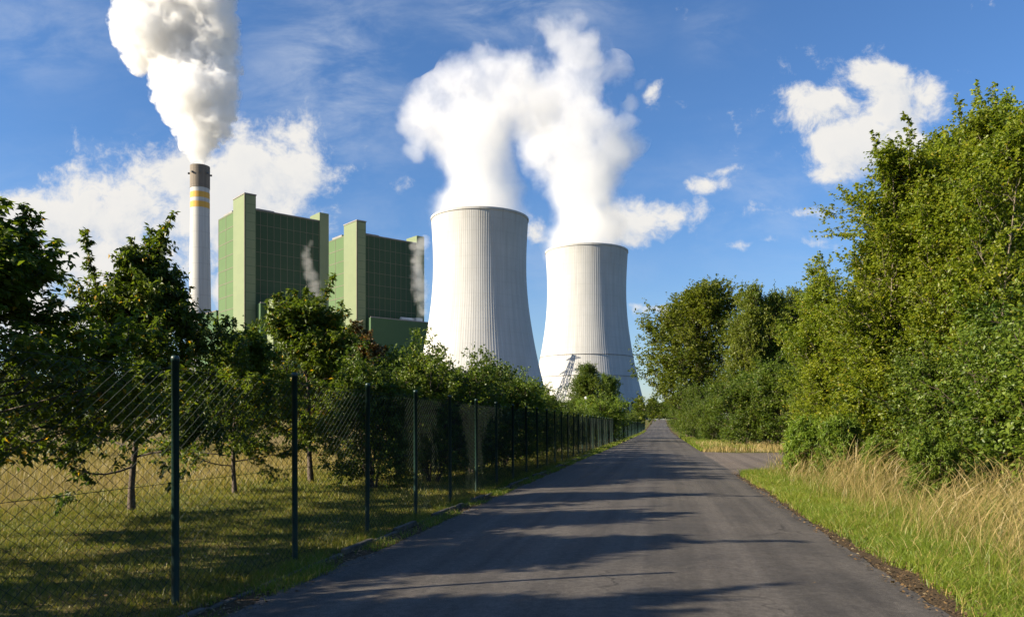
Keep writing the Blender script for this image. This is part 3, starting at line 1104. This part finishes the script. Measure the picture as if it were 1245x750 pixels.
BROAD[0].put('tree', *row(-9.3, 95), 8.9, .5, 'round green tree in front of the farther cooling tower', 'tree', None, 1.15)
BROAD[1].put('tree', *row(-9.6, 150), 11.2, 1.5, 'small dark narrow tree in front of the farther cooling tower', 'tree', None, .8, 'leaf_bush')
FERN_BIG = BUSH[1].put('bush', *row(-5.9, 76), 4.7, 2.2, 'bright feathery spreading bush below the farther cooling tower', 'bush', None, 1.5, 'leaf_fern')

# far trees closing the view in front of the plant
far = [(-30, 190, 9), (60, 170, 9), (150, 200, 10), (230, 180, 9), (300, 210, 10), (360, 170, 8), (420, 200, 9), (470, 180, 8), (520, 170, 9), (560, 200, 9), (600, 160, 8), (640, 190, 9), (670, 170, 8)]
for k, (x, Yv, h) in enumerate(far):
    BROAD[k % 3].put('far_tree', (x - 622.5) / F * Yv, Yv, h, k * 1.3, 'distant rounded tree below the power plant, %s counted towards the road' % ORD[k], 'tree',
                     'distant trees at the foot of the power plant', 1.5, 'leaf_far')

for k, (y, off) in enumerate([(468, -9.0), (474, -1.0), (480, 7.0)]):
    BUSH[k % 3].put('bush', *row(off, y), 8.0, k * 2.0, 'dark bush closing the very end of the road, %s from the fence' % ORD[k], 'bush', 'bushes at the road end', 2.2)
lamp = empty('street_lamp', (along(-8.4, 90), 90, 0))
tag(lamp, 'thin lamp post with a pale globe among the bushes below the farther cooling tower', 'street lamp')
link('pole', lathe('pole', [(.07, 0), (.05, 4.5), (.001, 4.5)], 10), M['grey_metal'], lamp)
link('lamp_globe', lathe('lamp_globe', [(.01, 4.5), (.16, 4.56), (.22, 4.7), (.16, 4.84), (.01, 4.9)], 14), M['white_duct'], lamp)

# right side
G_POP = 'tall light green trees by the verge'
pop = [(24.5, 1075, 9.6, 0, .2, 1.05, 'light green many-stemmed tree, first of the tall ones past the side road'),
       (27, 1140, 11.0, 1, 1.1, .95, 'tall light green tree, second from the side road'),
       (27, 1195, 13.4, 2, 2.3, .9, 'tallest light green tree, its narrow top against the white cloud'),
       (25, 1275, 12.6, 0, 3.4, .95, 'tall light green tree cut by the frame edge'),
       (28, 1018, 7.2, 2, 5.2, 1.0, 'shortest light green tree, next to the side road bushes'),
       (30, 1120, 10.6, 0, 2.9, 1.0, 'light green tree half hidden behind the second tall one'),
       (20.5, 1215, 8.6, 1, 4.4, .95, 'lower light green tree standing in front of the tallest one')]
for (y, x, h, q, rz, w, lab) in pop:
    POPLAR[q].put('poplar_tree', (x - 622.5) / F * y, y, h, rz, lab, 'tree', G_POP, w * 1.25)
G_HEDGE = 'dark bushes behind the tall dry grass'
hedge = [(11.5, 8.4, 4.2), (14.2, 8.0, 4.4), (16.6, 7.6, 3.9), (17.6, 9.6, 5.0), (19.2, 7.7, 4.0), (21.5, 7.6, 3.8), (21.4, 9.8, 5.4), (23.8, 7.6, 4.2), (26.2, 7.2, 3.6), (26.6, 9.4, 5.2)]
for k, (y, off, h) in enumerate(hedge):
    BUSH[k % 3].put('bush', *row(off, y), h, rb.uniform(0, 6), 'dark green bush behind the dry verge grass, %s counted from the near end' % ORD[k], 'bush', G_HEDGE, 1.15)
mid = [(54, 5.6, 5.2), (53, 8.4, 6.4), (55, 11.4, 6.8), (58, 14.5, 6.5), (60, 7.0, 6.4), (50.5, 12.6, 5.6)]
for k, (y, off, h) in enumerate(mid):
    BUSH[(k + 2) % 3].put('bush', *row(off, y), h, rb.uniform(0, 6), 'large bush beyond the side road, %s counted from the road edge' % ORD[k], 'bush',
                          'large bushes beyond the side road', 1.1, 'leaf_mid')
for k, (y, off, h, w) in enumerate([(63, 6.6, 12.6, .62), (64, 9.0, 12.2, .6), (66, 11.2, 12.6, .62), (67, 13.4, 12.0, .6)]):
    BROAD[k % 3].put('slender_tree', *row(off, y), h, k * 2.1 + .8, 'slender tree above the bushes beyond the side road, %s from the road' % ORD[k], 'tree',
                 'slender trees beyond the side road', w * 1.15, 'leaf_far')
BROAD[2].put('roadside_tree', *row(3.3, 92), 18.4, .9, 'big leafy tree overhanging the far end of the road beside the cooling tower', 'tree', None, 1.3, 'leaf_far')
for k, (y, off, h) in enumerate([(72, 4.8, 4.4), (79, 3.9, 5.0), (86, 3.6, 6.4), (112, 4.2, 5.0), (130, 4.2, 5.5), (150, 4.4, 6), (175, 4.6, 7), (205, 4.6, 8)]):
    BUSH[k % 3].put('bush', *row(off, y), h, rb.uniform(0, 6), 'bush on the right edge of the far road, %s counted into the distance' % ORD[k], 'bush', 'bushes lining the far road', 1.0, 'leaf_mid')
for k, (y, off, h) in enumerate([(250, -7, 9), (285, 6, 10), (330, -3.5, 9), (360, 3, 9), (390, -.5, 9), (430, -4, 12), (440, 3, 12)]):
    BROAD[k % 3].put('far_tree', *row(off, y), h, k, 'small distant tree closing the end of the road, %s counted into the distance' % ORD[k], 'tree', 'trees at the road end', 1.1)
for k, (y, off, h, lab) in enumerate([(24.0, 4.3, 1.9, 'feathery light green weed at the corner of the side road'),
                                      (22.0, 4.9, 1.9, 'feathery light green weed behind the one on the side road corner'),
                                      (15.4, 5.3, 1.55, 'feathery light green weed in the tall grass before the dark bushes'),
                                      (19.0, 5.2, 1.35, 'small feathery weed half hidden by the dry grass')]):
    FERN[k % 2].put('weed_plant', *row(off, y), h, k * 1.9, lab, 'plant', 'feathery weeds in the verge', .85)


# ------------------------------------------------------------------ grasses (uncountable)
def blades(pos, h, w, lean, bend, segs, r, var, head=0.0):
    """pos (N,3), h/w (N,), lean (N,2) horizontal direction * amount; ribbons that bend over"""
    N = len(pos)
    az = r.uniform(0, 2 * np.pi, N)
    side = np.stack([np.cos(az), np.sin(az), np.zeros(N)], -1)
    ts = np.linspace(0, 1, segs + 1)
    V_ = []
    for t in ts:
        c = pos + np.stack([lean[:, 0] * h * (t ** 1.7), lean[:, 1] * h * (t ** 1.7), h * t * (1 - bend * t * t)], -1)
        ww = w * (1 - t) ** .7 if not head else w * (1 + (head if t > .72 else 0)) * (1 if t < .99 else .25)
        V_.append(c - side * (ww * .5)[:, None])
        V_.append(c + side * (ww * .5)[:, None])
    V_ = np.stack(V_, 1)                       # N, 2(segs+1), 3
    K = 2 * (segs + 1)
    base = np.arange(N)[:, None] * K
    F_ = []
    for s in range(segs):
        F_.append(base + np.array([[2 * s, 2 * s + 1, 2 * s + 3, 2 * s + 2]]))
    F_ = np.stack(F_, 1).reshape(-1, 4)
    return V_.reshape(-1, 3), F_, np.repeat(var, segs)


def patch(r, n, y0, y1, o0, o1, dens_pow=1.0):
    """random points, denser near the camera"""
    u = r.random(n) ** dens_pow
    Y = y0 + (y1 - y0) * u
    o = o0 + (o1 - o0) * r.random(n)
    X = along(o, Y)
    return np.stack([X, Y, zg(Y)], -1), o


def low_noise(x, y, seed, sc):
    r = np.random.default_rng(seed)
    out = np.zeros_like(x)
    for k in range(6):
        a = r.uniform(0, 6.28); f_ = sc * (1 + k * .7)
        out += np.sin((x * math.cos(a) + y * math.sin(a)) * f_ + r.uniform(0, 6.28)) / (1 + .5 * k)
    return out / 2.2


def grass(name, n, y0, y1, o0, o1, hh, wid, leanmag, bend, segs, mat, seed, label, pw=1.0, keep=None, bias=(0, 0), head=0.0):
    r = np.random.default_rng(seed)
    P, o_ = patch(r, n, y0, y1, o0, o1, pw)
    vis = np.abs(P[:, 0]) < .70 * P[:, 1] + 2.5
    P, o_ = P[vis], o_[vis]
    if keep is not None:
        kk = keep(P, o_, r)
        P, o_ = P[kk], o_[kk]
    N = len(P)
    tuft = low_noise(P[:, 0], P[:, 1], seed + 1, 2.1)
    h = hh * r.uniform(.4, 1.25, N) * np.clip(1 + .45 * tuft, .35, 2)
    lean = r.normal(0, leanmag, (N, 2)) + np.array(bias)
    w = wid * r.uniform(.7, 1.3, N) * (1 + np.clip(P[:, 1] - 12, 0, 40) * .05)
    var = np.clip(.45 + .2 * low_noise(P[:, 0], P[:, 1], seed + 2, .9) + r.normal(0, .2, N), 0, .88)
    var = np.where(r.random(N) < .10, .99, var)
    V_, F_, vv = blades(P, h, w, lean, np.full(N, bend), segs, r, var, head)
    ob = link(name, mesh_np(name, V_, F_, vv), M[mat])
    tag(ob, label, 'grass', None, 'stuff')
    return ob


grass('lawn_grass', 150000, 5.5, 17, -12.5, -4.05, .075, .006, .5, .1, 2, 'grass_lawn', 101, 'short yellow green lawn grass behind the fence', 1.25)
grass('lawn_grass', 120000, 17, 48, -14, -4.2, .09, .010, .5, .1, 1, 'grass_lawn', 102, 'shaded lawn grass under the far bushes', 1.3)
grass('meadow_grass', 110000, 9, 60, -44, -11.0, .34, .007, .35, .15, 2, 'meadow', 103, 'dry golden meadow grass beyond the tree row', 1.2)
strip_keep = lambda P, o_, r: low_noise(P[:, 0], P[:, 1], 5, 2.6) + r.normal(0, .35, len(P)) > .15
grass('strip_grass', 42000, 5, 45, -4.3, -3.62, .10, .007, .6, .15, 2, 'grass_verge', 104, 'tufts of grass on the dirt strip between fence and asphalt', 1.7, strip_keep)
grass('fence_grass', 26000, 5, 60, -4.75, -4.1, .17, .007, .45, .15, 2, 'grass_lawn', 105, 'longer grass left standing under the fence', 1.6, strip_keep)
grass('strip_grass', 16000, 45, 200, -4.3, -3.55, .16, .02, .5, .15, 1, 'grass_verge', 106, 'bright grass along the far fence foot', 1.3)
grass('verge_grass', 130000, 4.5, 27, 2.52, 5.2, .20, .0075, .55, .25, 3, 'grass_verge', 107, 'lush green grass beside the right road edge', 1.35,
      lambda P, o_, r: (o_ - 2.55 + .16 * low_noise(P[:, 0], P[:, 1], 6, 1.6)) > r.exponential(.16, len(P)))
grass('verge_grass', 40000, 8, 29, 4.8, 10, .45, .009, .4, .2, 3, 'grass_verge', 108, 'green grass under the dark bushes', 1.2)
grass('dry_grass', 14000, 4.8, 27, 3.5, 6.6, .95, .0036, .42, .18, 4, 'grass_dry', 109, 'tall dry golden grass on the right verge', 1.25,
      lambda P, o_, r: (low_noise(P[:, 0], P[:, 1], 8, 1.2) + r.normal(0, .4, len(P)) > -.35) & (o_ > 3.5 + r.exponential(.45, len(P))), (.26, -.15), 1.2)
grass('dry_grass', 15000, 4.8, 27, 2.9, 6.4, .60, .004, .6, .25, 3, 'grass_dry', 110, 'bent straw coloured grass blades on the right verge', 1.25,
      lambda P, o_, r: o_ > 3.25 + r.exponential(.6, len(P)), (.1, -.05))
grass('verge_grass', 30000, 50, 110, 2.5, 6.0, .40, .02, .4, .2, 2, 'grass_verge', 111, 'sunlit grass on the verge beyond the side road', 1.3)
grass('dry_grass', 5000, 48, 60, 2.6, 9.0, .55, .012, .3, .2, 2, 'grass_dry', 112, 'straw coloured grass along the far side of the side road', 1.0)

grass('verge_grass', 9000, 4.8, 27, 3.4, 6.8, .50, .006, .35, .2, 3, 'grass_verge', 113, 'tall green grass mixed into the dry grass', 1.25, None, (.15, -.1))

# fallen leaves and straw on the strip and the right edge of the road
r = np.random.default_rng(55)
parts_ = []
P1, o1 = patch(r, 5200, 5, 40, -4.35, -3.5, 1.6)
P2, o2 = patch(r, 3200, 5, 27, 2.3, 2.9, 1.5)
P3, o3 = patch(r, 2600, 6, 30, -12, -4.3, 1.4)
P4, o4 = patch(r, 260, 5, 30, -3.6, 2.3, 1.4)
P = np.concatenate([P1, P2, P3, P4])
P[:, 2] += np.concatenate([np.full(len(P1), .012), np.full(len(P2), .03), np.full(len(P3), .045), np.full(len(P4), .07)]) + r.uniform(0, .015, len(P))
N = len(P)
a = r.uniform(0, 6.28, N)
d = np.stack([np.cos(a), np.sin(a), r.normal(0, .25, N)], -1)
s_ = np.stack([-np.sin(a), np.cos(a), r.normal(0, .35, N)], -1)
L = r.uniform(.02, .055, N); Wd = L * r.uniform(.25, .7, N)
L[len(P1) + len(P2) + len(P3):] *= .45; Wd[len(P1) + len(P2) + len(P3):] *= .45
V_ = np.stack([P - d * L[:, None] * .5, P + s_ * Wd[:, None] * .5, P + d * L[:, None] * .5, P - s_ * Wd[:, None] * .5], 1).reshape(-1, 3)
k = np.arange(N)[:, None] * 4
o = link('leaf_litter', mesh_np('leaf_litter', V_, k + np.arange(4)[None, :], np.clip(r.random(N), 0, 1)), M['litter'])
tag(o, 'brown fallen leaves and straw scattered along the road edges', 'leaf litter', None, 'stuff')

# ------------------------------------------------------------------ the fence
FO = -4.38
DY = 2.35
n_post = 96
fence = empty('chain_link_fence', (along(FO, 2.49), 2.49, 0))
tag(fence, 'long dark green chain link fence along the left road edge', 'fence')
fl = np.array(fence.location)
post_me = lathe('post', [(.036, -.1), (.034, 0), (.034, 2.20), (.037, 2.20), (.037, 2.235), (.028, 2.25), (.001, 2.252)], 14)
for p_ in post_me.polygons: p_.use_smooth = True
post_me.materials.append(M['post'])
# one panel of woven zigzag wire, shared by every bay
cw, dz = .068, .046
SP = DY * math.sqrt(1 + ROAD * ROAD)
Z = []
nz = int(2.1 / dz)
nw = int(SP / cw)
for q in range(nw):
    zz = np.arange(nz + 1) * dz + .03
    xx = (q + .5) * SP / nw + np.where((np.arange(nz + 1) + q) % 2 == 0, -.5, .5) * cw * 1.04
    yy = np.where(np.arange(nz + 1) % 2 == 0, -.002, .002)
    Z.append((np.stack([yy, xx, zz], -1), np.full(nz + 1, .0031)))
pv, pf = tubes(Z, 3)
panel_me = mesh_np('wire_mesh', pv, pf)
panel_me.materials.append(M['wire'])
rp = random.Random(3)
for q in range(n_post):
    Y = 2.49 + q * DY
    p = bpy.data.objects.new('post', post_me); COL.objects.link(p); p.parent = fence
    p.location = (along(FO, Y) - fl[0], Y - fl[1], float(zg(Y)))
    p.rotation_euler = (rp.gauss(0, .006), rp.gauss(0, .006), 0)
    if q < n_post - 1:
        w = bpy.data.objects.new('wire_mesh', panel_me); COL.objects.link(w); w.parent = fence
        w.location = (along(FO, Y) - fl[0] - .036, Y - fl[1], float(zg(Y)))
        w.rotation_euler = (0, 0, -ROAD_A)
ty = 2.49 + np.arange(n_post) * DY
for hz in (2.13, 1.1, .06):
    tv, tf = tubes([(np.stack([along(FO, ty) - fl[0] - .036, ty - fl[1], zg(ty) + hz], -1), np.full(n_post, .0024))], 4)
    link('tension_wire', mesh_np('tension_wire', tv, tf), M['wire'], fence)
